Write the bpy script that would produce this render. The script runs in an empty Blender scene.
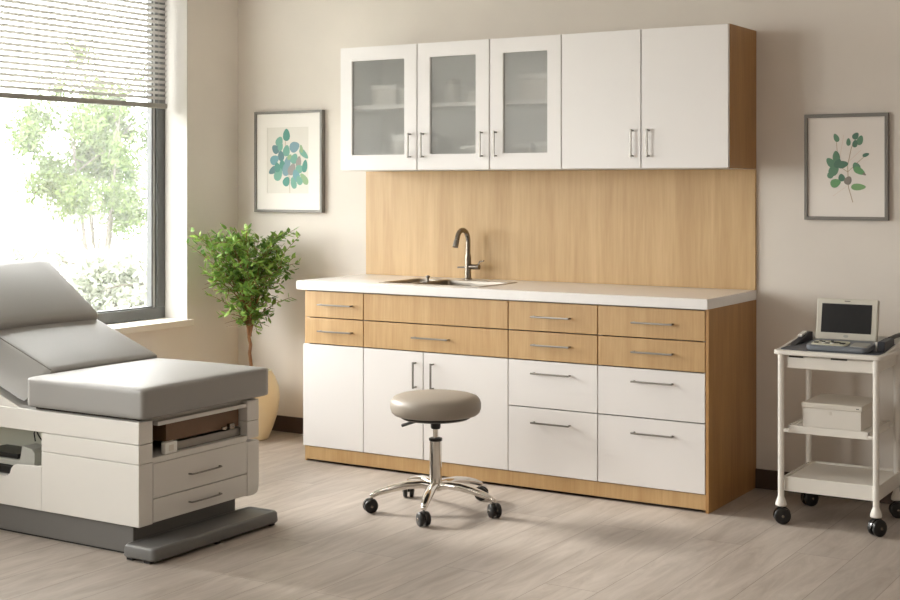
import bpy, bmesh, math, random
from mathutils import Vector, Matrix
PI = math.pi
scene = bpy.context.scene
COL = scene.collection

# ------------------------------------------------------------------ colours / materials
def lin(c):
    return tuple(((v/255)/12.92 if v/255 <= .04045 else ((v/255+.055)/1.055)**2.4) for v in c) + (1,)

def mat(name, rgb, rough=.5, metal=0, spec=.5, coat=0, bump=None, mottle=None, sheen=0):
    """plain surface with optional fine bump (scale, strength) and mottle (scale, amount)"""
    m = bpy.data.materials.new(name); m.use_nodes = True
    nt = m.node_tree; b = nt.nodes['Principled BSDF']
    b.inputs['Base Color'].default_value = lin(rgb)
    b.inputs['Roughness'].default_value = rough
    b.inputs['Metallic'].default_value = metal
    b.inputs['Specular IOR Level'].default_value = spec
    b.inputs['Coat Weight'].default_value = coat
    tc = nt.nodes.new('ShaderNodeTexCoord')
    if mottle:
        n = nt.nodes.new('ShaderNodeTexNoise'); n.inputs['Scale'].default_value = mottle[0]
        n.inputs['Detail'].default_value = 6
        nt.links.new(tc.outputs['Object'], n.inputs['Vector'])
        r = nt.nodes.new('ShaderNodeValToRGB')
        k = mottle[1]
        r.color_ramp.elements[0].position = .3; r.color_ramp.elements[1].position = .7
        r.color_ramp.elements[0].color = lin([max(0, c*(1-k)) for c in rgb])
        r.color_ramp.elements[1].color = lin([min(255, c*(1+k)) for c in rgb])
        nt.links.new(n.outputs['Fac'], r.inputs['Fac'])
        nt.links.new(r.outputs['Color'], b.inputs['Base Color'])
    if bump:
        n = nt.nodes.new('ShaderNodeTexNoise'); n.inputs['Scale'].default_value = bump[0]
        n.inputs['Detail'].default_value = 4
        nt.links.new(tc.outputs['Object'], n.inputs['Vector'])
        bp = nt.nodes.new('ShaderNodeBump'); bp.inputs['Strength'].default_value = bump[1]
        bp.inputs['Distance'].default_value = .002
        nt.links.new(n.outputs['Fac'], bp.inputs['Height'])
        nt.links.new(bp.outputs['Normal'], b.inputs['Normal'])
    return m

def wood(name, light, dark, scale=(14, 14, .9), rough=.42, fine=120):
    """straight vertical grain along Z, in object (= world) coordinates"""
    m = bpy.data.materials.new(name); m.use_nodes = True
    nt = m.node_tree; b = nt.nodes['Principled BSDF']
    tc = nt.nodes.new('ShaderNodeTexCoord')
    mp = nt.nodes.new('ShaderNodeMapping'); mp.inputs['Scale'].default_value = scale
    nt.links.new(tc.outputs['Object'], mp.inputs['Vector'])
    n1 = nt.nodes.new('ShaderNodeTexNoise'); n1.inputs['Scale'].default_value = 1.0
    n1.inputs['Detail'].default_value = 7; n1.inputs['Roughness'].default_value = .65
    n1.inputs['Distortion'].default_value = .4
    nt.links.new(mp.outputs['Vector'], n1.inputs['Vector'])
    mp2 = nt.nodes.new('ShaderNodeMapping'); mp2.inputs['Scale'].default_value = tuple(s*fine/14 for s in scale)
    nt.links.new(tc.outputs['Object'], mp2.inputs['Vector'])
    n2 = nt.nodes.new('ShaderNodeTexNoise'); n2.inputs['Scale'].default_value = 1.0; n2.inputs['Detail'].default_value = 3
    nt.links.new(mp2.outputs['Vector'], n2.inputs['Vector'])
    mx = nt.nodes.new('ShaderNodeMath'); mx.operation = 'MULTIPLY_ADD'
    mx.inputs[1].default_value = .3
    nt.links.new(n2.outputs['Fac'], mx.inputs[0])
    sc = nt.nodes.new('ShaderNodeMath'); sc.operation = 'MULTIPLY'; sc.inputs[1].default_value = .7
    nt.links.new(n1.outputs['Fac'], sc.inputs[0]); nt.links.new(sc.outputs[0], mx.inputs[2])
    r = nt.nodes.new('ShaderNodeValToRGB')
    r.color_ramp.elements[0].position = .34; r.color_ramp.elements[1].position = .66
    r.color_ramp.elements[0].color = lin(dark); r.color_ramp.elements[1].color = lin(light)
    nt.links.new(mx.outputs[0], r.inputs['Fac']); nt.links.new(r.outputs['Color'], b.inputs['Base Color'])
    b.inputs['Roughness'].default_value = rough
    return m

def floor_material():
    m = bpy.data.materials.new('vinyl_plank_floor'); m.use_nodes = True
    nt = m.node_tree; b = nt.nodes['Principled BSDF']; L = nt.links.new
    tc = nt.nodes.new('ShaderNodeTexCoord')
    mp = nt.nodes.new('ShaderNodeMapping')
    mp.inputs['Rotation'].default_value = (0, 0, PI/2)
    mp.inputs['Location'].default_value = (0.35, -.09, 0)
    L(tc.outputs['Object'], mp.inputs['Vector'])
    br = nt.nodes.new('ShaderNodeTexBrick')
    br.inputs['Scale'].default_value = 1; br.inputs['Brick Width'].default_value = 1.35
    br.inputs['Row Height'].default_value = .2045; br.inputs['Mortar Size'].default_value = .0011
    br.inputs['Mortar Smooth'].default_value = .3; br.offset = .37
    br.inputs['Color1'].default_value = (.35, .35, .35, 1); br.inputs['Color2'].default_value = (.65, .65, .65, 1)
    L(mp.outputs['Vector'], br.inputs['Vector'])
    # grain along world Y, shifted per plank
    mg = nt.nodes.new('ShaderNodeMapping'); mg.inputs['Scale'].default_value = (16, 2.2, 1)
    L(tc.outputs['Object'], mg.inputs['Vector'])
    add = nt.nodes.new('ShaderNodeVectorMath'); add.operation = 'MULTIPLY_ADD'
    add.inputs[1].default_value = (9, 9, 9)
    L(br.outputs['Color'], add.inputs[0]); L(mg.outputs['Vector'], add.inputs[2])
    n = nt.nodes.new('ShaderNodeTexNoise'); n.inputs['Scale'].default_value = 1
    n.inputs['Detail'].default_value = 9; n.inputs['Roughness'].default_value = .66; n.inputs['Distortion'].default_value = .9
    L(add.outputs[0], n.inputs['Vector'])
    r = nt.nodes.new('ShaderNodeValToRGB')
    e = r.color_ramp.elements
    e[0].position = .3; e[0].color = lin((150, 139, 129)); e[1].position = .7; e[1].color = lin((181, 171, 162))
    L(n.outputs['Fac'], r.inputs['Fac'])
    tint = nt.nodes.new('ShaderNodeMix'); tint.data_type = 'RGBA'; tint.blend_type = 'OVERLAY'
    tint.inputs[0].default_value = .22
    L(r.outputs['Color'], tint.inputs[6]); L(br.outputs['Color'], tint.inputs[7])
    seam = nt.nodes.new('ShaderNodeMix'); seam.data_type = 'RGBA'
    seam.inputs[7].default_value = lin((112, 100, 90))
    L(br.outputs['Fac'], seam.inputs[0]); L(tint.outputs[2], seam.inputs[6])
    L(seam.outputs[2], b.inputs['Base Color'])
    b.inputs['Roughness'].default_value = .42; b.inputs['Specular IOR Level'].default_value = .4
    bp = nt.nodes.new('ShaderNodeBump'); bp.inputs['Strength'].default_value = .12; bp.inputs['Distance'].default_value = .002
    L(n.outputs['Fac'], bp.inputs['Height']); L(bp.outputs['Normal'], b.inputs['Normal'])
    return m

def leaf_mat(name, c1, c2, trans=.35, rough=.45):
    m = bpy.data.materials.new(name); m.use_nodes = True
    nt = m.node_tree; b = nt.nodes['Principled BSDF']; L = nt.links.new
    g = nt.nodes.new('ShaderNodeNewGeometry')
    r = nt.nodes.new('ShaderNodeValToRGB')
    r.color_ramp.elements[0].color = lin(c1); r.color_ramp.elements[1].color = lin(c2)
    L(g.outputs['Random Per Island'], r.inputs['Fac']); L(r.outputs['Color'], b.inputs['Base Color'])
    b.inputs['Roughness'].default_value = rough
    t = nt.nodes.new('ShaderNodeBsdfTranslucent'); L(r.outputs['Color'], t.inputs['Color'])
    mx = nt.nodes.new('ShaderNodeMixShader'); mx.inputs[0].default_value = trans
    L(b.outputs[0], mx.inputs[1]); L(t.outputs[0], mx.inputs[2])
    L(mx.outputs[0], nt.nodes['Material Output'].inputs['Surface'])
    return m

def clear_glass():
    m = bpy.data.materials.new('window_glass'); m.use_nodes = True
    nt = m.node_tree; nt.nodes.remove(nt.nodes['Principled BSDF'])
    t = nt.nodes.new('ShaderNodeBsdfTransparent'); t.inputs[0].default_value = (.97, .98, .97, 1)
    g = nt.nodes.new('ShaderNodeBsdfGlossy'); g.inputs['Roughness'].default_value = .02
    mx = nt.nodes.new('ShaderNodeMixShader'); mx.inputs[0].default_value = .04
    nt.links.new(t.outputs[0], mx.inputs[1]); nt.links.new(g.outputs[0], mx.inputs[2])
    nt.links.new(mx.outputs[0], nt.nodes['Material Output'].inputs['Surface'])
    return m

def frosted_glass():
    m = bpy.data.materials.new('frosted_glass'); m.use_nodes = True
    nt = m.node_tree; L = nt.links.new
    b = nt.nodes['Principled BSDF']
    b.inputs['Base Color'].default_value = (1, 1, 1, 1)
    b.inputs['Transmission Weight'].default_value = 1
    b.inputs['Roughness'].default_value = .27; b.inputs['IOR'].default_value = 1.25
    t = nt.nodes.new('ShaderNodeBsdfTransparent'); t.inputs[0].default_value = (1, 1, 1, 1)
    d = nt.nodes.new('ShaderNodeBsdfDiffuse'); d.inputs[0].default_value = lin((232, 234, 231))
    m1 = nt.nodes.new('ShaderNodeMixShader'); m1.inputs[0].default_value = .20
    m2 = nt.nodes.new('ShaderNodeMixShader'); m2.inputs[0].default_value = .20
    L(b.outputs[0], m1.inputs[1]); L(t.outputs[0], m1.inputs[2])
    L(m1.outputs[0], m2.inputs[1]); L(d.outputs[0], m2.inputs[2])
    L(m2.outputs[0], nt.nodes['Material Output'].inputs['Surface'])
    return m

def emit(name, rgb, s):
    m = bpy.data.materials.new(name); m.use_nodes = True
    b = m.node_tree.nodes['Principled BSDF']
    b.inputs['Emission Color'].default_value = lin(rgb); b.inputs['Emission Strength'].default_value = s
    return m

M = dict(
    wall=mat('beige_wall_paint', (226, 219, 211), .85, spec=.2, mottle=(1.6, .022), bump=(60, .12)),
    wallfar=mat('taupe_wall_paint', (172, 162, 151), .85, spec=.2),  # unseen walls, toned darker to send back less light
    ceil=mat('ceiling_paint', (226, 223, 220), .9, spec=.2),
    reveal=mat('white_reveal_paint', (194, 190, 185), .8, spec=.2),
    sill=mat('white_sill', (232, 226, 216), .5),
    base=mat('dark_baseboard', (72, 56, 46), .45),
    floor=floor_material(),
    frame=mat('anthracite_window_frame', (96, 98, 98), .45),
    sash=mat('pale_sash_strip', (196, 200, 200), .4),
    slat=mat('blind_slat', (168, 165, 161), .5),
    rail=mat('blind_rail', (150, 147, 141), .45),
    glass=clear_glass(), frost=frosted_glass(),
    white=mat('white_laminate', (236, 233, 232), .38, mottle=(2, .006)),
    carcass=mat('white_carcass', (226, 224, 220), .5),
    edge=mat('door_edge', (150, 144, 136), .6),  # base carcass colour, greyed so the door gaps look shaded
    oak=wood('oak_veneer', (204, 170, 122), (182, 144, 96)),
    oakp=wood('oak_splashback', (206, 174, 127), (182, 147, 100), scale=(10, 10, .55)),
    oakd=wood('oak_end_panel', (186, 142, 88), (156, 113, 64), scale=(9, 9, .6)),  # same oak, with the shade of the window-averted side in its colour
    quartz=mat('white_quartz', (241, 239, 238), .22, mottle=(30, .006)),
    steel=mat('brushed_steel', (142, 138, 132), .32, metal=1),
    sink=mat('sink_steel', (168, 160, 150), .3, metal=1),
    nickel=mat('brushed_nickel', (140, 132, 122), .26, metal=1),
    chrome=mat('chrome', (222, 218, 212), .07, metal=1),
    black=mat('black_plastic', (26, 25, 24), .35),
    hood=mat('caster_hood', (40, 38, 37), .25, coat=.4),
    taupe=mat('taupe_vinyl', (148, 139, 128), .48, bump=(400, .15), spec=.45),
    grey=mat('grey_vinyl', (140, 138, 135), .48, bump=(350, .10), spec=.85),
    piping=mat('grey_piping', (110, 107, 103), .5),
    enamel=mat('off_white_enamel', (216, 213, 208), .42),
    joint=mat('dark_joint', (92, 84, 76), .7),
    plinth=mat('dark_grey_plinth', (104, 102, 99), .5),
    pad=mat('grey_rubber_pad', (106, 105, 103), .45),
    rubber=mat('black_rubber', (30, 29, 28), .7),
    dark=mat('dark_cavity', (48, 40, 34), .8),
    greyback=mat('grey_green_back', (208, 210, 196), .7),
    greybox=mat('grey_device_plastic', (168, 168, 162), .5),
    brown=mat('brown_board', (116, 88, 64), .55, mottle=(8, .06)),
    pewter=mat('satin_frame', (122, 118, 113), .45, metal=.15),
    mount=mat('picture_mount', (240, 236, 230), .7),
    glazing=mat('picture_mount_edge', (225, 220, 212), .6),
    paper=mat('art_paper', (226, 222, 214), .75),
    paper2=mat('art_paper_warm', (236, 230, 224), .75),
    soil=mat('potting_soil', (62, 46, 34), .95, bump=(90, .9)),
    pot=mat('cream_glazed_pot', (226, 214, 184), .32, mottle=(5, .02)),
    bark=mat('ficus_bark', (126, 88, 56), .8, bump=(60, .6)),
    bark2=mat('garden_bark', (96, 90, 82), .9, bump=(40, .5)),
    leaf=leaf_mat('ficus_leaf', (84, 122, 52), (152, 182, 88), .3, .35),
    gleaf=leaf_mat('garden_leaf', (66, 84, 40), (98, 118, 58), .3, .7),
    gleaf2=leaf_mat('shrub_leaf', (160, 165, 150), (178, 182, 168), .3, .7),
    lawn=mat('pale_lawn', (128, 130, 122), .95, mottle=(1.5, .06)),
    cart=mat('ivory_cart_plastic', (230, 226, 219), .42),
    navy=mat('slate_liner', (68, 74, 86), .5),
    cuff=mat('dark_liner_side', (46, 50, 58), .5),
    boxw=mat('white_card_box', (222, 217, 210), .6),
    boxlid=mat('white_card_lid', (216, 210, 200), .6),
    mark=mat('label_print', (80, 76, 72), .6),
    monbody=mat('monitor_plastic', (204, 200, 188), .4),
    monbase=mat('monitor_base_grey', (112, 118, 126), .45),
    keypad=mat('keypad_ivory', (202, 200, 182), .45),
    screen=mat('dark_screen', (40, 41, 43), .22, spec=.35),
    jar=mat('white_jar', (236, 235, 230), .4),
    lampbody=mat('lamp_housing', (236, 236, 234), .5),
    lamp=emit('lamp_diffuser', (255, 250, 246), 3.6),  # glow of the added ceiling fill panels
)
for i, c in enumerate([(97, 152, 141), (124, 172, 157), (130, 160, 172), (107, 139, 144), (152, 180, 143), (157, 152, 149), (121, 164, 174)]):
    M['eu%d' % i] = mat('eucalyptus_ink_' + 'abcdefg'[i], c, .8)
for i, c in enumerate([(110, 149, 124), (96, 132, 115), (133, 172, 121), (143, 136, 130), (115, 166, 118)]):
    M['bo%d' % i] = mat('botanical_ink_' + 'abcde'[i], c, .8)
M['stemink'] = mat('stem_ink', (178, 156, 128), .8)
M['blush'] = mat('blush_ink', (222, 200, 186), .8)

# ------------------------------------------------------------------ mesh helpers
def T(x, y, z): return Matrix.Translation((x, y, z))

def add_box(bm, x0, x1, y0, y1, z0, z1, bev=0, seg=2, mi=0, mx=None):
    t = bmesh.new()
    bmesh.ops.create_cube(t, size=1)
    sx, sy, sz = x1-x0, y1-y0, z1-z0
    for v in t.verts:
        v.co = Vector((x0+(v.co.x+.5)*sx, y0+(v.co.y+.5)*sy, z0+(v.co.z+.5)*sz))
    if bev:
        bmesh.ops.bevel(t, geom=t.edges[:], offset=bev, segments=seg, profile=.5, affect='EDGES', clamp_overlap=True)
    merge(bm, t, mi, mx)

def merge(bm, t, mi=0, mx=None):
    if mx is not None: bmesh.ops.transform(t, matrix=mx, verts=t.verts[:])
    for f in t.faces: f.material_index = mi
    me = bpy.data.meshes.new('tmp'); t.to_mesh(me); t.free()
    bm.from_mesh(me); bpy.data.meshes.remove(me)

def add_lathe(bm, prof, n=40, mi=0, mx=None, cap=True):
    """prof: list of (r, z), revolved about Z"""
    t = bmesh.new(); rings = []
    for r, z in prof:
        if r < 1e-6: rings.append([t.verts.new((0, 0, z))])
        else: rings.append([t.verts.new((r*math.cos(2*PI*i/n), r*math.sin(2*PI*i/n), z)) for i in range(n)])
    for a, b in zip(rings, rings[1:]):
        for i in range(n):
            j = (i+1) % n
            if len(a) == 1 and len(b) == 1: continue
            if len(a) == 1: t.faces.new((a[0], b[j], b[i]))
            elif len(b) == 1: t.faces.new((a[i], a[j], b[0]))
            else: t.faces.new((a[i], a[j], b[j], b[i]))
    if cap:
        if len(rings[0]) > 1: t.faces.new(list(reversed(rings[0])))
        if len(rings[-1]) > 1: t.faces.new(rings[-1])
    bmesh.ops.recalc_face_normals(t, faces=t.faces[:])
    merge(bm, t, mi, mx)

def add_tube(bm, pts, rad, n=10, mi=0, mx=None, flat=None):
    """tube through points; rad = number or list; flat = (w, h) scale of the section"""
    pts = [Vector(p) for p in pts]; t = bmesh.new(); rings = []
    up = Vector((0, 0, 1)); prev = None
    for i, p in enumerate(pts):
        d = (pts[min(i+1, len(pts)-1)]-pts[max(i-1, 0)]).normalized()
        if prev is None:
            a = d.cross(up) if abs(d.z) < .95 else d.cross(Vector((1, 0, 0)))
        else: a = prev - d*prev.dot(d)
        a.normalize(); b = d.cross(a); prev = a
        r = rad[i] if isinstance(rad, (list, tuple)) else rad
        fw, fh = flat or (1, 1)
        rings.append([t.verts.new(p + a*(r*fw*math.cos(2*PI*k/n)) + b*(r*fh*math.sin(2*PI*k/n))) for k in range(n)])
    for a, b in zip(rings, rings[1:]):
        for k in range(n): t.faces.new((a[k], a[(k+1) % n], b[(k+1) % n], b[k]))
    t.faces.new(list(reversed(rings[0]))); t.faces.new(rings[-1])
    bmesh.ops.recalc_face_normals(t, faces=t.faces[:])
    merge(bm, t, mi, mx)

def add_prism(bm, poly, axis, a, b, bev=0, seg=2, mi=0, mx=None):
    """poly: 2D points; extruded along axis (0,1,2) from a to b"""
    t = bmesh.new()
    def P(p, w):
        q = list(p); q.insert(axis, w); return tuple(q)
    v0 = [t.verts.new(P(p, a)) for p in poly]; v1 = [t.verts.new(P(p, b)) for p in poly]
    n = len(poly); t.faces.new(v0); t.faces.new(list(reversed(v1)))
    for i in range(n): t.faces.new((v0[i], v1[i], v1[(i+1) % n], v0[(i+1) % n]))
    bmesh.ops.recalc_face_normals(t, faces=t.faces[:])
    if bev: bmesh.ops.bevel(t, geom=t.edges[:], offset=bev, segments=seg, profile=.5, affect='EDGES', clamp_overlap=True)
    merge(bm, t, mi, mx)

def rounded(x0, x1, y0, y1, r, n=5):
    out = []
    for cx, cy, a0 in ((x1-r, y1-r, 0), (x0+r, y1-r, 90), (x0+r, y0+r, 180), (x1-r, y0+r, 270)):
        for k in range(n+1):
            a = math.radians(a0+90*k/n); out.append((cx+r*math.cos(a), cy+r*math.sin(a)))
    return out

def obj(name, bm, m, parent=None, smooth=True, angle=35):
    me = bpy.data.meshes.new(name)
    if isinstance(bm, bmesh.types.BMesh): bm.to_mesh(me); bm.free()
    else: me.from_pydata(*bm); me.update()
    for x in (m if isinstance(m, (list, tuple)) else [m]): me.materials.append(M[x])
    if smooth:
        for p in me.polygons: p.use_smooth = True
        me.set_sharp_from_angle(angle=math.radians(max(angle, 50)))
    o = bpy.data.objects.new(name, me); COL.objects.link(o)
    if smooth and len(me.polygons) < 4000:
        wn = o.modifiers.new('weighted_normals', 'WEIGHTED_NORMAL'); wn.keep_sharp = True; wn.weight = 50
    if parent is not None:
        o.parent = parent
        me.transform(Matrix.Translation(-world_loc(parent)) if parent.matrix_world is not None else Matrix())
    return o

def world_loc(o):
    v = Vector((0, 0, 0))
    while o is not None: v += Vector(o.location); o = o.parent
    return v

def thing(name, label, cat, loc=(0, 0, 0), group=None):
    o = bpy.data.objects.new(name, None); COL.objects.link(o)
    o.location = loc; o.empty_display_size = .05
    return tag(o, label, cat, group)

def tag(o, label, cat, group=None):
    o['label'] = label; o['category'] = cat
    if group: o['group'] = group
    return o

def struct(o): o['kind'] = 'structure'; return o
def lab(o, s): o['label'] = s; return o
def B(): return bmesh.new()
def box_obj(name, m, parent, x0, x1, y0, y1, z0, z1, bev=.0015, seg=2):
    bm = B(); add_box(bm, x0, x1, y0, y1, z0, z1, bev, seg); return obj(name, bm, m, parent)

# ------------------------------------------------------------------ room shell
CZ = 2.75; RX = 6.2; RY = -7.2
W1 = (-2.55, -.42, .645, 2.60)      # window_1 opening  (y0, y1, z0, z1)
W2 = (-6.50, -3.55, .645, 2.60)  # added unseen window, lets in fill from the left front
TH = .26
bm = B(); add_box(bm, -TH, RX+TH, RY-TH, TH, -.12, 0); struct(obj('floor', bm, 'floor'))
bm = B(); add_box(bm, -TH, RX+TH, RY-TH, TH, CZ, CZ+.12); struct(obj('ceiling', bm, 'ceil'))
bm = B(); add_box(bm, -TH, RX+TH, 0, TH, 0, CZ); struct(obj('wall_back', bm, 'wall'))
bm = B(); add_box(bm, RX, RX+TH, RY, 0, 0, CZ); struct(obj('wall_right', bm, 'wallfar'))
bm = B(); add_box(bm, -TH, RX+TH, RY-TH, RY, 0, CZ); struct(obj('wall_front', bm, 'wallfar'))
bm = B()
ys = [RY, W2[0], W2[1], W1[0], W1[1], 0]
for i, (a, b) in enumerate(zip(ys, ys[1:])):
    if i in (1, 3):
        add_box(bm, -TH, 0, a, b, 0, W1[2]-.035); add_box(bm, -TH, 0, a, b, W1[3], CZ)
    else: add_box(bm, -TH, 0, a, b, 0, CZ)
struct(obj('wall_left', bm, 'wall'))
def baseboard(name, *a):
    bm = B(); add_box(bm, *a, .004); struct(obj(name, bm, 'base'))
baseboard('baseboard_back', .015, RX, -.015, 0, 0, .088)
baseboard('baseboard_left', 0, .015, RY, 0, 0, .088)
baseboard('baseboard_right', RX-.015, RX, RY, -.015, 0, .088)

def window(n, W):
    y0, y1, z0, z1 = W; xo, xi = -.225, -.165
    bm = B()
    add_box(bm, xo, xi, y0, y1, z0, z0+.062, .003); add_box(bm, xo, xi, y0, y1, z1-.05, z1, .003)
    add_box(bm, xo, xi, y1-.062, y1, z0+.0621, z1-.0501, .003); add_box(bm, xo, xi, y0, y0+.062, z0+.0621, z1-.0501, .003)
    ym = (y0+y1)/2
    add_box(bm, xo, xi-.004, ym-.035, ym+.035, z0, z1, .003) if n == 2 else None
    w = struct(obj('window_%d' % n, bm, 'frame'))
    bm = B()                       # pale glazing bead just inside the frame
    for a, b in (((y1-.082), (y1-.062)), (y0+.062, y0+.082)):
        add_box(bm, -.215, -.18, a, b, z0+.062, z1-.05, .002)
    obj('glazing_bead', bm, 'sash', w)
    bm = B()
    add_box(bm, -.212, -.176, y1-.094, y1-.082, z0+.062, z1-.05, .002)
    add_box(bm, -.212, -.176, y0+.082, y1-.082, z0+.062, z0+.070, .002)
    obj('glazing_gasket', bm, 'frame', w)
    bm = B(); add_box(bm, -.203, -.197, y0+.06, y1-.08, z0+.06, z1-.05)
    obj('window_glass', bm, 'glass', w)
    bm = B()                       # white plaster lining of the reveal, head and far jamb
    add_box(bm, -.163, -.0005, y1-.004, y1, z0, z1); add_box(bm, -.163, -.0005, y0, y0+.004, z0, z1)
    add_box(bm, -.163, -.0005, y0, y1, z1-.004, z1)
    struct(obj('trim_%d' % n, bm, 'reveal'))
    bm = B(); add_box(bm, -TH+.02, .022, y0-.028, y1+.028 if n == 1 else y1, z0-.036, z0, .003)
    struct(obj('trim_%d' % (n+2), bm, 'sill'))
window(1, W1); window(2, W2)  # the second is the added fill window

# venetian blind, half lowered
bl = thing('venetian_blind', 'half-lowered horizontal slat blind hanging in the window over the garden view', 'blind', (-.11, -1.47, 2.55))
BY0, BY1 = -2.50, -.474
bm = B(); add_box(bm, -.135, -.085, BY0, BY1, 2.545, 2.595, .003); obj('head_rail', bm, 'rail', bl)
bm = B(); add_box(bm, -.124, -.096, BY0, BY1, 1.795, 1.822, .004); obj('bottom_rail', bm, 'rail', bl)
bm = B()
z = 1.850
while z < 2.54:
    t = math.radians(29)
    t_bm = bmesh.new()
    pr = []
    for k in range(5):
        u = (k-2)/2*.0135; pr.append((u, .0016*(1-(k-2)**2/4)))
    poly = [(a, b+.0004) for a, b in pr] + [(a, b-.0004) for a, b in reversed(pr)]
    rot = Matrix.Rotation(-t, 4, 'Y')
    add_prism(bm, poly, 1, BY0, BY1, mx=T(-.11, 0, z) @ rot)
    # slat polygons were laid out as (x, z)
    t_bm.free(); z += .0295
sl = obj('slats', bm, 'slat', bl)
for y in (BY1-.07, BY1-.035, -1.30, -2.2):
    bm = B()
    for x in (-.1245, -.0955): add_tube(bm, [(x, y, 1.82), (x, y, 2.55)], (.0008), 5)
    obj('ladder_cord', bm, 'rail', bl)

# ------------------------------------------------------------------ outside
bm = B(); add_box(bm, -30, -TH-.01, -20, 25, -.35, -.30); struct(obj('ground', bm, 'lawn'))

hz = bpy.data.materials.new('garden_haze'); hz.use_nodes = True  # added veil outside, stands in for overexposure bloom
nt = hz.node_tree; nt.nodes.remove(nt.nodes['Principled BSDF'])
vsn = nt.nodes.new('ShaderNodeVolumeScatter'); vsn.inputs['Density'].default_value = .006; vsn.inputs['Anisotropy'].default_value = 0
nt.links.new(vsn.outputs[0], nt.nodes['Material Output'].inputs['Volume'])
M['haze'] = hz
bm = B(); add_box(bm, -26, -.8, -1.0, 24, -.28, 9)
struct(tag(obj('haze', bm, 'haze', smooth=False), 'thin white haze over the garden outside the window', 'haze'))

def leaf_quad(V, F, p, d, n, L, W):
    """pointed oval leaf folded a little on its midrib"""
    s = d.cross(n).normalized()
    i = len(V)
    V += [p, p+d*L*.3+s*W*.42-n*W*.08, p+d*L*.62+s*W*.46-n*W*.06, p+d*L, p+d*L*.62-s*W*.46-n*W*.06, p+d*L*.3-s*W*.42-n*W*.08,
          p+d*L*.33+n*W*.06, p+d*L*.66+n*W*.05]
    F += [(i, i+1, i+6), (i+1, i+2, i+7, i+6), (i+2, i+3, i+7), (i+3, i+4, i+7), (i+4, i+5, i+6, i+7), (i+5, i, i+6)]

def rnd_dir(rg, zb=0):
    while True:
        v = Vector((rg.uniform(-1, 1), rg.uniform(-1, 1), rg.uniform(-1, 1)+zb))
        if .1 < v.length < 1.4: return v.normalized()

def garden_tree(x, y, h, r, nl, seed, label, fm='gleaf', trunks=4, name='garden_tree', z0=-.3, cat='tree'):
    rg = random.Random(seed)
    t = thing(name, label, cat, (x, y, z0))
    bm = B(); ends = []
    for k in range(trunks):
        a = 2*PI*k/trunks+rg.uniform(-.3, .3); top = Vector((x+math.cos(a)*r*.45, y+math.sin(a)*r*.45, z0+h*rg.uniform(.6, .85)))
        b = Vector((x+math.cos(a)*.06, y+math.sin(a)*.06, z0))
        pts = [b.lerp(top, s)+Vector((rg.uniform(-.04, .04), rg.uniform(-.04, .04), 0)) for s in (0, .3, .6, 1)]
        add_tube(bm, pts, [.035, .028, .02, .01], 7); ends += pts[1:]
        for q in range(4):
            s = pts[2].lerp(pts[3], rg.random()); e = s+rnd_dir(rg, .4)*r*.6
            add_tube(bm, [s, (s+e)/2+Vector((0, 0, .03)), e], [.014, .01, .005], 5)
    obj('trunk', bm, 'bark2', t)
    V, F = [], []
    cz = z0+h*.57
    blobs = []
    for k in range(60):
        d = rnd_dir(rg); q = rg.random()**.5
        blobs.append(Vector((x, y, cz))+Vector((d.x*r*q, d.y*r*q, d.z*h*.40*q)))
    for k in range(nl):
        c = rg.choice(blobs); p = c+rnd_dir(rg)*r*.26*rg.random()
        leaf_quad(V, F, p, rnd_dir(rg, -.2), rnd_dir(rg, 1), rg.uniform(.07, .12), rg.uniform(.03, .05))
    obj('foliage', (V, [], F), fm, t)
    return t
garden_tree(-11.1, 9.7, 4.0, 1.30, 20000, 3, 'leafy pale green tree with several thin trunks outside the window')
garden_tree(-6.3, 5.5, 1.0, .75, 5000, 8, 'low pale bush outside, close beside the window frame', 'gleaf2', 3, 'garden_shrub', cat='shrub')
garden_tree(-8.9, 5.9, 1.0, .95, 6000, 9, 'low pale bush outside, below the tree trunks', 'gleaf2', 3, 'garden_shrub', cat='shrub')
garden_tree(-8.6, 3.4, 1.3, .9, 6000, 5, 'pale bush outside, above the raised headrest at the picture edge', 'gleaf2', 3, 'garden_shrub', cat='shrub')
garden_tree(-15.8, 14.2, 2.4, 2.1, 9000, 6, 'wide hazy bush far behind the tree outside the window', 'gleaf2', 3, 'garden_shrub', cat='shrub')

# ------------------------------------------------------------------ base cabinets
XL, XR = .8965, 3.067
YF = -.5935; YC = YF+.020          # door front plane, carcass front
ZT = .8563                         # carcass top
def hbar(parent, x0, x1, z, yf, vertical=False):
    """slim bar pull standing off the front on two posts"""
    bm = B(); r = .0038; off = yf-.026
    if vertical:
        x = x0; za, zb = x1, z
        add_box(bm, x-r, x+r, off-r, off+r, za, zb, .001)
        for q in (za+.006, zb-.006): add_box(bm, x-r*.9, x+r*.9, off, yf+.001, q-r, q+r, .001)
    else:
        add_box(bm, x0, x1, off-r, off+r, z-r, z+r, .001)
        for q in (x0+.007, x1-.007): add_box(bm, q-r, q+r, off, yf+.001, z-r*.9, z+r*.9, .001)
    return obj('handle', bm, 'steel', parent)

def front(parent, kind, x0, x1, z0, z1, m, yf=YF, g=.0026):
    bm = B(); add_box(bm, x0+g, x1-g, yf, yf+.019, z0+g, z1-g, .0012)
    return obj(kind, bm, m, parent)

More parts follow.
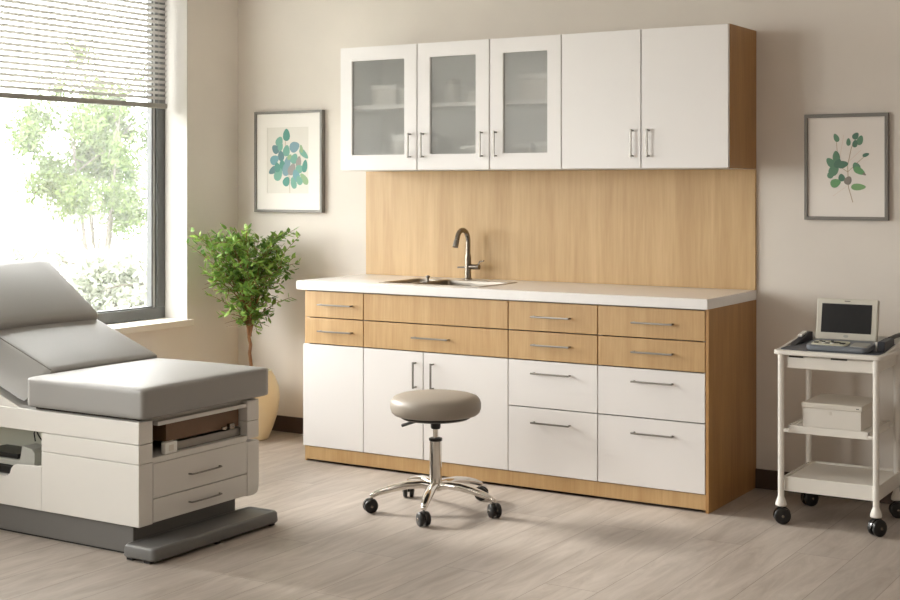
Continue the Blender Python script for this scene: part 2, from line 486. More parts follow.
def base_unit(label, x0, x1, left_panel=False, right_panel=False):
    t = thing('base_cabinet', label, 'cabinet', ((x0+x1)/2, -.3, 0), 'base cabinets under the worktop')
    bm = B()
    a = x0+.0005; b = x1-.0005
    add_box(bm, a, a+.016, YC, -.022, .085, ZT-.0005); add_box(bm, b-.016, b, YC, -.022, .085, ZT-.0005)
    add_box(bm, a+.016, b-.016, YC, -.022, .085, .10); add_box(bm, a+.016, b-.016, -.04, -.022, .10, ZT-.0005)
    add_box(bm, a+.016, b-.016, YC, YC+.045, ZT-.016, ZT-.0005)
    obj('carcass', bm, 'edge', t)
    return t
Z1, Z2, Z3, Z4 = .852, .7195, .588, .076
# A
A = base_unit('narrow base cabinet with two oak drawers over one white door, beside the potted plant', .9375, 1.297)
bm = B(); add_box(bm, .9375-.0135, .9370, YC+.002, -.022, 0, ZT-.0005); lab(obj('end_panel', bm, 'oak', A), 'light oak end panel')
for z0, z1, hz in ((Z2, Z1, .786), (Z3, Z2, .655)):
    d = front(A, 'drawer', .9445, 1.297, z0, z1, 'oak'); lab(d, 'light oak drawer front'); hbar(d, 1.035, 1.236, hz, YF)
front(A, 'door', .926, 1.297, Z4, Z3, 'white')
# B
Bc = base_unit('wide sink base cabinet with two long oak fronts over a pair of white doors', 1.297, 2.103)
d = front(Bc, 'drawer', 1.297, 2.103, Z2, Z1, 'oak'); lab(d, 'plain long oak front without a handle')
d = front(Bc, 'drawer', 1.297, 2.103, Z3, Z2, 'oak'); lab(d, 'long oak drawer front with bar handle'); hbar(d, 1.591, 1.792, .655, YF)
for x0, x1, hx in ((1.297, 1.643, 1.601), (1.643, 2.103, 1.700)):
    d = front(Bc, 'door', x0, x1, Z4, Z3, 'white'); hbar(d, hx, .414, .540, YF, True)
# C, D
Cc = base_unit('base cabinet with two oak drawers over two white drawers, next to the sink unit', 2.103, 2.553)
Dc = base_unit('base cabinet of oak and white drawers with a dark oak side, nearest the trolley', 2.553, 3.052)
for t, x0, x1, h0, h1 in ((Cc, 2.103, 2.553, 2.232, 2.424), (Dc, 2.553, 3.052, 2.722, 2.912)):
    for z0, z1, hz, m in ((Z2, Z1, .786, 'oak'), (Z3, Z2, .659, 'oak'), (.375, Z3, .532, 'white'), (Z4, .375, .310, 'white')):
        d = front(t, 'drawer', x0, x1, z0, z1, m); hbar(d, h0, h1, hz, YF)
        if m == 'oak': lab(d, 'light oak drawer front')
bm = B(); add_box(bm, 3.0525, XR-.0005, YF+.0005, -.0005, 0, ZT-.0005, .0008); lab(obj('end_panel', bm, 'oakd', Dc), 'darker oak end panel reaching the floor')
bm = B(); add_box(bm, .9385, 3.0515, YF+.004, YF+.0195, .012, .0750, .001)
tag(obj('plinth_board', bm, 'oak'), 'long oak plinth board running along the floor under the base cabinets', 'plinth')

# worktop with a cut-out
SX0, SX1, SY0, SY1 = 1.345, 1.905, -.520, -.165
def slab_hole(x0, x1, y0, y1, z0, z1, hx0, hx1, hy0, hy1):
    t = bmesh.new(); xs = [x0, hx0, hx1, x1]; yy = [y0, hy0, hy1, y1]
    g = {}
    for k, zz in enumerate((z0, z1)):
        for i, xx in enumerate(xs):
            for j, yv in enumerate(yy): g[i, j, k] = t.verts.new((xx, yv, zz))
    for i in range(3):
        for j in range(3):
            if i == 1 and j == 1: continue
            t.faces.new((g[i, j, 1], g[i+1, j, 1], g[i+1, j+1, 1], g[i, j+1, 1]))
            t.faces.new((g[i, j, 0], g[i, j+1, 0], g[i+1, j+1, 0], g[i+1, j, 0]))
    def side(a, b): t.faces.new((g[a+(0,)], g[b+(0,)], g[b+(1,)], g[a+(1,)]))
    for i in range(3): side((i, 0), (i+1, 0)); side((i+1, 3), (i, 3)); side((3, i), (3, i+1)); side((0, i+1), (0, i))
    side((2, 1), (1, 1)); side((1, 2), (2, 2)); side((1, 1), (1, 2)); side((2, 2), (2, 1))
    bmesh.ops.recalc_face_normals(t, faces=t.faces[:])
    sharp = [e for e in t.edges if len(e.link_faces) == 2 and e.calc_face_angle() > 1]
    bmesh.ops.bevel(t, geom=sharp, offset=.002, segments=2, affect='EDGES')
    return t
bm = B(); merge(bm, slab_hole(XL, XR, -.6096, -.0005, ZT, .90, SX0, SX1, SY0, SY1))
tag(obj('countertop', bm, 'quartz'), 'long white stone worktop with a sink cut-out over the base cabinets', 'countertop')
bm = B(); add_box(bm, .906, XR, -.018, -.0005, .9005, 1.4505, .0008)
tag(obj('splashback', bm, 'oakp'), 'light oak splashback panel on the wall above the white worktop', 'splashback')

# sink
sk = thing('kitchen_sink', 'stainless steel sink with two bowls sunk into the white worktop', 'sink', ((SX0+SX1)/2, (SY0+SY1)/2, .9))
def bowl(x0, x1, y0, y1, depth):
    t = bmesh.new(); rings = []
    for (ins, z, r) in ((0, .9015, .018), (.004, .899, .018), (.006, .88, .02), (.014, .9-depth+.015, .03), (.03, .9-depth, .04)):
        rings.append([t.verts.new((x, y, z)) for x, y in rounded(x0+ins, x1-ins, y0+ins, y1-ins, r, 4)])
    for a, b in zip(rings, rings[1:]):
        n = len(a)
        for i in range(n): t.faces.new((a[i], a[(i+1) % n], b[(i+1) % n], b[i]))
    t.faces.new(rings[-1])
    bmesh.ops.recalc_face_normals(t, faces=t.faces[:])
    for f in t.faces: f.normal_flip()
    return t
XD = 1.515
rim = B()
for x0, x1, y0, y1 in ((SX0-.006, SX1+.006, SY0-.006, SY0+.008), (SX0-.006, SX1+.006, SY1-.008, SY1+.006), (SX0-.006, SX0+.008, SY0, SY1), (SX1-.008, SX1+.006, SY0, SY1), (XD-.009, XD+.009, SY0, SY1)):
    add_box(rim, x0, x1, y0, y1, .9003, .9030, .0008)
obj('sink_rim', rim, 'sink', sk)
for x0, x1, dp in ((SX0+.007, XD-.008, .15), (XD+.008, SX1-.007, .18)):
    bm = B(); merge(bm, bowl(x0, x1, SY0+.007, SY1-.007, dp)); bo = obj('bowl', bm, 'sink', sk)
    bm = B(); add_lathe(bm, [(.001, 0), (.03, 0), (.034, .002), (.036, 0)], 24, mx=T((x0+x1)/2, (SY0+SY1)/2, .9005-dp)); obj('drain', bm, 'steel', bo)
bm = B(); add_lathe(bm, [(.012, 0), (.012, .006), (.006, .008), (.006, .02), (.011, .024), (.011, .031), (.004, .034)], 20, mx=T(1.545, -.40, .903)); add_box(bm, XD-.009, 1.55, -.407, -.393, .9028, .906)
obj('stopper_knob', bm, 'steel', sk)

# faucet
fc = thing('faucet', 'brushed gooseneck faucet standing behind the sink', 'faucet', (1.585, -.085, .9))
FX, FY = 1.585, -.085
bm = B(); add_lathe(bm, [(.021, .9005), (.021, .906), (.0165, .909), (.0165, 1.01), (.013, 1.03)], 28, mx=T(FX, FY, 0)); obj('body', bm, 'nickel', fc)
pts = [(FX, FY, 1.02), (FX, FY, 1.09)]
for k in range(0, 13):
    a = PI*k/12*.91; pts.append((FX, FY-.053+.053*math.cos(a), 1.098+.053*math.sin(a)))
e = Vector(pts[-1]); d = (e-Vector(pts[-2])).normalized()
pts.append(tuple(e+d*.018))
bm = B(); add_tube(bm, pts, .0125, 16); obj('spout', bm, 'nickel', fc)
bm = B(); add_tube(bm, [e+d*.012, e+d*.015, e+d*.048], [.0125, .0145, .0145], 16); lab(obj('spray_head', bm, 'steel', fc), 'paler cylindrical spray head')
bm = B()
add_tube(bm, [(FX, FY, .965), (FX+.066, FY, .965)], .0135, 16)
add_tube(bm, [(FX+.058, FY, .972), (FX+.075, FY-.01, .992), (FX+.105, FY-.02, .998)], [.005, .004, .0035], 8)
obj('handle', bm, 'nickel', fc)
bm = B(); add_tube(bm, [(FX, FY, .962), (FX-.056, FY-.01, .960)], .0045, 8); obj('side_lever', bm, 'steel', fc)

# ------------------------------------------------------------------ wall cabinets
YU = -.3588; UZ0, UZ1 = 1.4516, 2.0804
def wall_unit(label, x0, x1, shelf=True):
    t = thing('wall_cabinet', label, 'cabinet', ((x0+x1)/2, -.18, UZ0), 'wall cabinets above the splashback')
    a, b, y = x0+.0005, x1-.0005, YU+.0205
    bm = B()
    add_box(bm, a, a+.018, y, -.0005, UZ0, UZ1); add_box(bm, b-.018, b, y, -.0005, UZ0, UZ1)
    add_box(bm, a+.018, b-.018, y, -.0005, UZ0, UZ0+.018); add_box(bm, a+.018, b-.018, y, -.0005, UZ1-.018, UZ1)
    add_box(bm, a+.018, b-.018, -.012, -.0005, UZ0+.018, UZ1-.018)
    obj('carcass', bm, 'carcass', t)
    if shelf:
        bm = B(); add_box(bm, a+.0185, b-.0185, y+.015, -.0125, 1.764, 1.784); obj('shelf', bm, 'carcass', t)
    return t
G = wall_unit('white wall cabinet with three frosted glass doors', .984, 2.255)
for x0, x1, gx0, gx1, hs in ((.984, 1.455, 1.060, 1.378, (1.417,)), (1.455, 1.869, 1.531, 1.791, (1.493, 1.830)), (1.869, 2.255, 1.944, 2.180, (1.907,))):
    gz0, gz1 = 1.530, 2.008; g = .0026
    bm = B()
    sh = slab_hole(x0+g, x1-g, UZ0+g, UZ1-g, YU, YU+.02, gx0, gx1, gz0, gz1)
    for v in sh.verts: v.co = (v.co.x, v.co.z, v.co.y)
    bmesh.ops.recalc_face_normals(sh, faces=sh.faces[:]); merge(bm, sh)
    d = obj('door', bm, 'white', G)
    bm = B(); add_box(bm, gx0, gx1, YU+.008, YU+.0125, gz0, gz1); obj('frosted_pane', bm, 'frost', d)
    for hx in hs: hbar(d, hx, 1.512, 1.636, YU, True)
S = wall_unit('white wall cabinet with two plain doors and a dark oak side', 2.255, 3.052, False)
for x0, x1, hx in ((2.255, 2.655, 2.616), (2.655, 3.067, 2.694)):
    d = front(S, 'door', x0, x1, UZ0, UZ1, 'white', YU); hbar(d, hx, 1.503, 1.630, YU, True)
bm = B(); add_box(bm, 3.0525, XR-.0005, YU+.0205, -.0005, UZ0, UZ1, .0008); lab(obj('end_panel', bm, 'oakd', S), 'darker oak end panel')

# things behind the frosted glass
def carton(x0, x1, y0, y1, z0, h, label, m='boxw', lid=True):
    t = thing('storage_box', label, 'box', ((x0+x1)/2, (y0+y1)/2, z0), 'boxes and jars behind the frosted doors')
    bm = B(); add_box(bm, x0, x1, y0, y1, z0, z0+h*.78, .003); obj('box_body', bm, m, t)
    bm = B(); add_box(bm, x0-.003, x1+.003, y0-.003, y1+.003, z0+h*.78, z0+h, .003); obj('lid', bm, 'jar', t)
def jar(x, y, z0, r, h, label):
    t = thing('storage_jar', label, 'jar', (x, y, z0), 'boxes and jars behind the frosted doors')
    bm = B(); add_lathe(bm, [(r*.92, 0), (r, .006), (r, h*.78), (r*.8, h*.84)], 24, mx=T(x, y, z0)); obj('jar_body', bm, 'jar', t)
    bm = B(); add_lathe(bm, [(r*.9, h*.84), (r*.92, h*.86), (r*.92, h), (r*.6, h*1.02)], 24, mx=T(x, y, z0)); obj('lid', bm, 'boxw', t)
zs, zf = 1.7845, UZ0+.0185
carton(1.115, 1.265, -.26, -.10, zs, .105, 'white box on the upper shelf behind the frosted door nearest the window')
carton(1.285, 1.395, -.25, -.10, zs, .085, 'smaller white box beside the larger one on the upper shelf, first frosted door')
carton(1.245, 1.400, -.27, -.08, zf, .165, 'tall white box on the cabinet floor behind the first frosted door')
carton(1.090, 1.215, -.24, -.10, zf, .075, 'low white box on the cabinet floor behind the first frosted door')
jar(1.565, -.2, zs, .043, .12, 'white lidded jar on the upper shelf behind the middle frosted door')
carton(1.665, 1.790, -.25, -.10, zs, .060, 'low white box on the upper shelf behind the middle frosted door')
carton(1.655, 1.775, -.25, -.10, zf, .105, 'white box on the cabinet floor behind the middle frosted door')
carton(1.975, 2.175, -.26, -.10, zs, .130, 'wide white box on the upper shelf behind the third frosted door')
carton(1.935, 2.035, -.25, -.10, zf, .110, 'narrow white box at the foot of the third frosted door')
carton(2.060, 2.200, -.25, -.10, zf, .120, 'wider white box at the foot of the third frosted door')

# ------------------------------------------------------------------ framed prints
def disc_leaf(bm, cx, cz, y, a, L, W, mi, n=14):
    t = bmesh.new(); vs = []
    ca, sa = math.cos(a), math.sin(a)
    for k in range(n):
        th = 2*PI*k/n; u = L/2*math.cos(th); w = W/2*math.sin(th)*(1-.25*math.cos(th))
        vs.append(t.verts.new((cx+u*ca-w*sa, y, cz+u*sa+w*ca)))
    t.faces.new(vs); bmesh.ops.recalc_face_normals(t, faces=t.faces[:])
    if t.faces[:][0].normal.y > 0: t.faces[:][0].normal_flip()
    merge(bm, t, mi)
def strip(bm, pts, y, w, mi):
    for (x0, z0), (x1, z1) in zip(pts, pts[1:]):
        d = Vector((x1-x0, z1-z0)).normalized(); nx, nz = -d.y*w/2, d.x*w/2
        t = bmesh.new(); t.faces.new([t.verts.new(p) for p in ((x0-nx, y, z0-nz), (x1-nx, y, z1-nz), (x1+nx, y, z1+nz), (x0+nx, y, z0+nz))])
        merge(bm, t, mi)
def frame(label, x0, x1, z0, z1, fw, dep, mats, mount_open, draw, sheet):
    t = thing('framed_print', label, 'picture', ((x0+x1)/2, 0, z0))
    yf = -dep; bm = B()
    add_box(bm, x0, x1, yf, -.001, z0, z0+fw, .0015); add_box(bm, x0, x1, yf, -.001, z1-fw, z1, .0015)
    add_box(bm, x0, x0+fw, yf+.0002, -.001, z0+fw*.5, z1-fw*.5, .0015); add_box(bm, x1-fw, x1, yf+.0002, -.001, z0+fw*.5, z1-fw*.5, .0015)
    obj('frame', bm, 'pewter', t)
    yp = yf+.010
    if mount_open:
        mx0, mx1, mz0, mz1 = mount_open
        bm = B(); a0, a1, b0, b1 = x0+fw-.001, x1-fw+.001, z0+fw-.001, z1-fw+.001
        for q in ((a0, mx0, b0, b1), (mx1, a1, b0, b1), (mx0, mx1, b0, mz0), (mx0, mx1, mz1, b1)):
            add_box(bm, q[0], q[1], yp, yp+.002, q[2], q[3])
        obj('mount', bm, 'mount', t); yp += .0022
    bm = B(); add_box(bm, x0+fw-.001, x1-fw+.001, yp, -.002, z0+fw-.001, z1-fw+.001)
    draw(bm, yp-.0004)
    obj('print', bm, [sheet]+mats, t, smooth=False)
def px2(x0, x1, z0, z1, box):       # map crop pixels on the print to wall coordinates
    a0, b0, a1, b1 = box
    return lambda px, py: (x0+(px-a0)/(a1-a0)*(x1-x0), z1-(py-b0)/(b1-b0)*(z1-z0))
F1 = (.146, .622, 1.226, 1.790); F2 = (3.294, 3.662, 1.224, 1.692)
def draw1(bm, y):
    q = px2(*F1, (79, 62, 412, 563))
    strip(bm, [q(252, 470), q(250, 400), q(240, 330), q(228, 260), q(232, 185)], y, .003, 8)
    strip(bm, [q(250, 410), q(290, 350), q(312, 240)], y-.0001, .002, 8); strip(bm, [q(245, 380), q(200, 300), q(195, 225)], y-.0001, .002, 8)
    L = [(235, 180, 90, 54, 40, 0), (200, 212, 60, 46, 40, 1), (181, 250, 140, 44, 38, 3), (275, 240, 20, 56, 48, 2), (235, 258, 80, 50, 40, 1), (208, 283, 100, 46, 36, 3),
         (176, 303, 30, 50, 42, 6), (320, 275, -40, 60, 28, 1), (273, 298, 60, 48, 40, 1), (295, 315, 80, 52, 30, 5), (240, 315, 80, 50, 36, 2), (215, 330, 100, 50, 36, 0),
         (168, 355, 210, 50, 32, 3), (195, 375, 60, 60, 44, 1), (232, 352, 90, 56, 40, 2), (262, 350, 60, 56, 40, 5), (300, 350, 10, 46, 38, 1), (325, 335, 80, 56, 30, 0),
         (283, 382, 110, 56, 40, 6), (322, 398, 130, 60, 32, 4), (235, 410, 60, 44, 38, 0), (270, 418, 110, 52, 32, 1), (298, 405, 120, 44, 32, 1), (250, 290, 45, 30, 20, 4), (308, 250, 100, 36, 18, 4),
         (206, 240, 60, 36, 28, 1), (190, 340, 100, 44, 34, 0)]
    s = (F1[1]-F1[0])/333
    for k, (px, py, a, l, w, c) in enumerate(L):
        cx, cz = q(px, py); disc_leaf(bm, cx, cz, y-.0002-.00002*k, math.radians(a), l*s*.9, w*s*.86, 1+c)
def draw2(bm, y):
    q = px2(*F2, (66, 62, 455, 550))
    strip(bm, [q(292, 468), q(272, 400), q(268, 300), q(285, 220), q(300, 190)], y, .003, 6)
    strip(bm, [q(270, 330), q(225, 300), q(215, 180)], y-.0001, .0022, 6); strip(bm, [q(268, 330), q(310, 290), q(350, 255)], y-.0001, .0022, 6)
    strip(bm, [q(270, 390), q(200, 440)], y-.0001, .0012, 7); strip(bm, [q(225, 300), q(250, 160)], y-.0001, .0014, 7); strip(bm, [q(275, 280), q(330, 230)], y-.0001, .0014, 7)
    L = [(215, 172, 115, 46, 28, 0), (305, 165, 50, 40, 32, 1), (325, 185, 70, 52, 34, 0), (302, 200, 80, 40, 28, 1), (272, 192, 90, 40, 24, 0), (352, 252, 20, 36, 20, 1),
         (215, 258, 95, 60, 40, 0), (188, 285, 130, 56, 40, 0), (205, 318, 60, 72, 50, 0), (245, 295, 10, 58, 40, 1), (222, 290, 60, 50, 36, 1), (308, 305, 120, 46, 40, 0),
         (322, 325, -30, 66, 36, 4), (190, 340, 60, 46, 34, 0), (240, 355, 100, 40, 36, 1), (270, 368, 60, 46, 40, 3), (212, 380, 20, 56, 46, 4), (318, 398, 0, 76, 36, 2), (345, 340, -30, 20, 12, 3)]
    s = (F2[1]-F2[0])/389
    for k, (px, py, a, l, w, c) in enumerate(L):
        cx, cz = q(px, py); disc_leaf(bm, cx, cz, y-.0002-.00002*k, math.radians(a), l*s*.9, w*s*.86, 1+c)
frame('framed botanical print of round blue-green leaves with a wide white mount, above the potted plant', *F1, .0145, .034,
      ['eu0', 'eu1', 'eu2', 'eu3', 'eu4', 'eu5', 'eu6', 'stemink'], (.232, .524, 1.332, 1.700), draw1, 'paper')
frame('framed botanical print of loose green sprigs on cream paper, above the trolley', *F2, .0155, .024,
      ['bo0', 'bo1', 'bo2', 'bo3', 'bo4', 'stemink', 'blush'], None, draw2, 'paper2')

# ------------------------------------------------------------------ potted plant
PX, PY = .318, -.266
pp = thing('potted_plant', 'small leafy tree in a tall cream pot standing in the corner', 'potted plant', (PX, PY, 0))
bm = B()
add_lathe(bm, [(.001, 0), (.088, 0), (.096, .006), (.118, .06), (.145, .14), (.156, .22), (.152, .28), (.132, .335), (.114, .362), (.112, .372), (.104, .372), (.104, .36), (.12, .33), (.12, .31), (.001, .31)], 56, mx=T(PX, PY, 0), cap=False)
obj('pot', bm, 'pot', pp)
bm = B(); add_lathe(bm, [(.001, .345), (.05, .343), (.108, .338), (.10, .32), (.001, .32)], 30, mx=T(PX, PY, 0), cap=False); obj('soil', bm, 'soil', pp)
rg = random.Random(11)
stem = B(); V, F = [], []
# camera-left direction on the wall plane, used only to spread branches evenly around the trunk
def twig(p0, p1, r0, r1, sag=0, nseg=5):
    pts = [p0.lerp(p1, k/nseg)+Vector((rg.uniform(-.006, .006), rg.uniform(-.006, .006), sag*math.sin(PI*k/nseg))) for k in range(nseg+1)]
    add_tube(stem, pts, [r0+(r1-r0)*k/nseg for k in range(nseg+1)], 6)
    return pts
base = Vector((PX, PY, .33)); fork = Vector((PX-.005, PY-.005, .555))
twig(base, fork, .010, .009)
def clampw(p):
    return Vector((max(.03, p.x), min(-.035, p.y), p.z))
def leafy(pts, n, wide=False):
    for k in range(n):
        s = (k+.5)/n*(len(pts)-1); i = min(int(s), len(pts)-2); p = pts[i].lerp(pts[i+1], s-i)
        d0 = (pts[i+1]-pts[i]).normalized(); side = 1 if k % 2 else -1
        ax = d0.cross(Vector((0, 0, 1)) if abs(d0.z) < .9 else Vector((1, 0, 0))).normalized()
        ax = Matrix.Rotation(rg.uniform(-1.1, 1.1), 3, d0) @ ax
        d = (ax*side*.9+d0*rg.uniform(.3, .8)+Vector((0, 0, rg.uniform(-.15, .25)))).normalized()
        n_ = (Vector((0, 0, 1))+rnd_dir(rg)*.55).normalized(); n_ = (n_-d*n_.dot(d)).normalized()
        L = rg.uniform(.036, .056)
        if (p+d*L).x < .015 or (p+d*L).y > -.02: continue
        if not wide and Vector((p.x-PX, p.y-PY)).length > .065+max(0, p.z-.62)*.62: continue
        leaf_quad(V, F, p, d, n_, L, L*rg.uniform(.36, .46))
tips = []
for a, rr, zt, zfork in ((195, .10, 1.16, 0), (232, .20, 1.13, 0), (262, .15, 1.10, 0), (300, .19, 1.12, 0), (338, .20, 1.08, 0), (20, .17, 1.13, 0), (70, .12, 1.12, 0), (120, .13, 1.10, 0), (214, .26, 1.10, 0),
                         (0, .24, .98, 0), (240, .22, .90, 0), (315, .20, .92, 0), (205, .22, .95, 0), (45, .16, 1.0, 0), (270, .05, 1.17, 0)):
    r = math.radians(a)
    tip = clampw(Vector((PX+.9*rr*math.cos(r), PY+.9*rr*math.sin(r), zt-.03)))
    mid = fork.lerp(tip, .45)+Vector((-.18*(tip.x-PX), -.18*(tip.y-PY), .05))
    p1 = twig(fork, mid, .0055, .004, 0, 3); p2 = twig(mid, tip, .004, .0012, .015, 5)
    leafy(p1[2:]+p2, 20)
    for q in range(11):
        s = rg.uniform(.0, 1); b = p2[min(4, int(s*5))].lerp(p2[min(5, int(s*5)+1)], rg.random()) if q > 2 else p1[rg.choice((1, 2, 3))]
        dd = Vector((tip.x-PX, tip.y-PY, 0)).normalized()
        e = b+(rnd_dir(rg, .1)*.8+dd*.55+Vector((0, 0, .3))).normalized()*rg.uniform(.07, .13)
        e = clampw(e); leafy(twig(b, e, .002, .001, .004, 3), 11)
# side sprigs that stand clear of the crown
for e, n in ((Vector((PX+.235, PY+.06, .775)), 13), (Vector((PX+.10, PY+.05, .66)), 9), (Vector((.10, PY-.13, .79)), 12), (Vector((.16, PY-.08, .67)), 8),
             (Vector((.10, PY-.22, 1.13)), 14), (Vector((.09, PY-.27, 1.07)), 11), (Vector((PX+.27, PY+.10, 1.11)), 14), (Vector((PX+.25, PY+.06, .99)), 14)):
    st = fork.lerp(Vector((PX, PY, 1.0)), .18 if e.z < .9 else .45)
    leafy(twig(st, clampw(e), .003, .001, .02, 5)[2:], n, True)
    if e.z > .9:
        for q in range(2):
            m_ = st.lerp(clampw(e), rg.uniform(.5, .8)); leafy(twig(m_, clampw(m_+rnd_dir(rg, .2)*.08), .0018, .001, .003, 3), 8, True)
obj('stem', stem, 'bark', pp)
obj('foliage', (V, [], F), 'leaf', pp)

# ------------------------------------------------------------------ exam table
ET = thing('exam_table', 'grey padded examination table on an off-white cabinet base in front of the window', 'exam table', (.85, -2.02, 0))
EX0, EX1, EY0, EY1 = .14, 1.535, -2.360, -1.672
# upper frame : rails + bed plate
bm = B()
add_box(bm, EX0, EX1, EY0, EY0+.073, .4175, .501, .003); add_box(bm, EX0, EX1, EY1-.072, EY1, .4175, .501, .003)
add_box(bm, EX0, EX0+.05, EY0+.073, EY1-.072, .4175, .501, .002)
add_box(bm, EX0+.05, EX1-.03, EY0+.07, EY1-.07, .490, .5008)
add_box(bm, EX1-.03, EX1-.004, EY0+.105, EY1-.071, .474, .490, .002)
obj('upper_frame', bm, 'enamel', ET)
# side cabinet shells
bm = B()
add_box(bm, 1.0175, EX1, EY0, EY0+.073, .345, .4160, .003); add_box(bm, EX0, EX1, EY1-.072, EY1, .345, .4160, .003)
obj('middle_band', bm, 'enamel', ET)
bm = B()
add_box(bm, 1.0175, EX1, EY0, EY0+.073, .113, .3435, .003)
t = bmesh.new()
add_prism(bm, [(y, z) for y, z in ((EY1-.072, .113), (EY1-.030, .113), (EY1-.010, .120), (EY1, .138), (EY1, .3325), (EY1-.072, .3325))], 0, EX0, EX1, .002)
t.free()
obj('corner_post', bm, 'enamel', ET)
# left side panel with the scooped top edge
bm = B()
pts = [(EX0, .113), (1.016, .113), (1.016, .284), (.862, .276), (.846, .262), (.836, .238), (.815, .226), (.775, .222), (EX0, .222)]
add_prism(bm, pts, 1, EY0+.001, EY0+.02, .0015)
obj('side_panel', bm, 'enamel', ET)
bm = B()                                 # floors and walls of the two open bays
add_box(bm, 1.0, 1.016, EY0+.021, EY1-.073, .114, .489); add_box(bm, EX0+.002, .9995, EY0+.21, EY0+.222, .114, .489)
obj('inner_wall', bm, 'greyback', ET)
bm = B(); add_box(bm, EX0+.002, .9995, EY0+.021, EY0+.209, .205, .2215); add_box(bm, .848, .9995, EY0+.021, EY0+.209, .2220, .2700)
obj('bay_floor', bm, 'enamel', ET)
bm = B(); add_box(bm, 1.10, EX1-.003, EY0+.0735, EY1-.0725, .3375, .3585, .001); obj('bay_shelf', bm, 'enamel', ET)
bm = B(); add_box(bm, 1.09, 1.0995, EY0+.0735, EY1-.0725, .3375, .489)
add_box(bm, 1.10, EX1-.006, EY0+.0735, EY0+.0765, .359, .489); obj('bay_lining', bm, 'dark', ET)  # lining coloured dark to put shade into the open bay
bm = B(); add_box(bm, 1.12, EX1-.022, EY0+.074, EY1-.073, .1135, .3370); obj('drawer_box', bm, 'joint', ET)
for z0, z1, hz in ((.2065, .3360, .266), (.1170, .2035, .158)):
    bm = B(); add_box(bm, EX1-.021, EX1-.001, EY0+.0755, EY1-.0745, z0, z1, .0015); d = obj('drawer', bm, 'enamel', ET)
    bm = B(); y0, y1 = -2.090, -1.915
    hp = [(EX1-.002, y0, hz), (EX1+.014, y0+.003, hz), (EX1+.017, y0+.02, hz), (EX1+.018, (y0+y1)/2, hz), (EX1+.017, y1-.02, hz), (EX1+.014, y1-.003, hz), (EX1-.002, y1, hz)]
    add_tube(bm, hp, .0036, 8); obj('handle', bm, 'steel', d)
# plinth and foot pad
bm = B(); add_box(bm, .20, 1.485, -2.338, -1.76, .006, .1125, .004); add_box(bm, .21, 1.478, -2.332, -1.765, 0, .007, 0, 2, 1)
obj('plinth', bm, ['plinth', 'rubber'], ET)
bm = B(); R = rounded(1.488, 1.652, -2.402, -1.680, .022, 5)
def shrink(R, d, cx, cy): return [(x-d*(1 if x > cx else -1), y-d*(1 if y > cy else -1)) for x, y in R]
t = bmesh.new(); rings = []
for ins, z in ((.006, .010), (0, .018), (.002, .050), (.008, .058), (.016, .058), (.020, .053)):
    rings.append([t.verts.new((x, y, z)) for x, y in shrink(R, ins, 1.57, -2.04)])
t.faces.new(rings[0])
for a, b in zip(rings, rings[1:]):
    for i in range(len(a)): t.faces.new((a[i], a[(i+1) % len(a)], b[(i+1) % len(a)], b[i]))
t.faces.new(rings[-1]); bmesh.ops.recalc_face_normals(t, faces=t.faces[:])
merge(bm, t)
for q in ((1.515, -2.38), (1.60, -2.38), (1.62, -1.71), (1.52, -1.71), (1.62, -2.04)): add_box(bm, q[0]-.012, q[0]+.02, q[1]-.012, q[1]+.012, 0, .012, .002, 2, 1)
obj('foot_pad', bm, ['pad', 'rubber'], ET)

def cushion(poly_top, axis_pts=None):
    pass
def soft_block(x0, x1, y0, y1, z0, z1, bev, crown, nx=14, ny=12, mx=None, taper_y0=0):
    """upholstered block: rounded box whose top swells by crown; taper_y0 slopes the near side inwards towards the top"""
    t = bmesh.new(); bmesh.ops.create_cube(t, size=1)
    bmesh.ops.subdivide_edges(t, edges=t.edges[:], cuts=9, use_grid_fill=True)
    sx, sy, sz = x1-x0, y1-y0, z1-z0
    for v in t.verts:
        x, y, z = (v.co.x*sx, v.co.y*sy, v.co.z*sz)
        hx, hy, hz = sx/2, sy/2, sz/2
        # remap grid so lines gather near the edges
        def g(u, h):
            s = abs(u)/h
            return math.copysign(h*(1-(1-s)**1.6), u) if h > bev*2 else u
        x, y = g(x, hx), g(y, hy)
        ix, iy, iz = max(-hx+bev, min(hx-bev, x)), max(-hy+bev, min(hy-bev, y)), max(-hz+bev, min(hz-bev, z))
        d = Vector((x-ix, y-iy, z-iz))
        if d.length > bev: d = d.normalized()*bev
        x, y, z = ix+d.x, iy+d.y, iz+d.z
        if z > 0: z += crown*(1-(x/hx)**2)*(1-(y/hy)**2)*(z/hz)
        w = (z+hz)/(2*hz)
        if taper_y0 and y < 0: y += taper_y0*w*(-y/hy)
        v.co = Vector((x+(x0+x1)/2, y+(y0+y1)/2, z+(z0+z1)/2))
    bm = B(); merge(bm, t, 0, mx); return bm
bm = soft_block(.936, 1.562, -2.364, -1.636, .509, .629, .015, .014)
fcsh = obj('foot_cushion', bm, 'grey', ET, angle=70)
bm = B(); add_box(bm, .955, 1.50, -2.33, -1.67, .5012, .5088); lab(obj('cushion_board', bm, 'dark', ET), 'black board under the foot cushion')
# back section: rises towards the head at about 21 degrees
ang = math.radians(20.5)
# local frame: x along the slope away from the hinge, z up; hinge top point at (.955, *, .636)
mx = T(.962, -2.0, .643) @ Matrix.Rotation(PI, 4, 'Z') @ Matrix.Rotation(-ang, 4, 'Y')
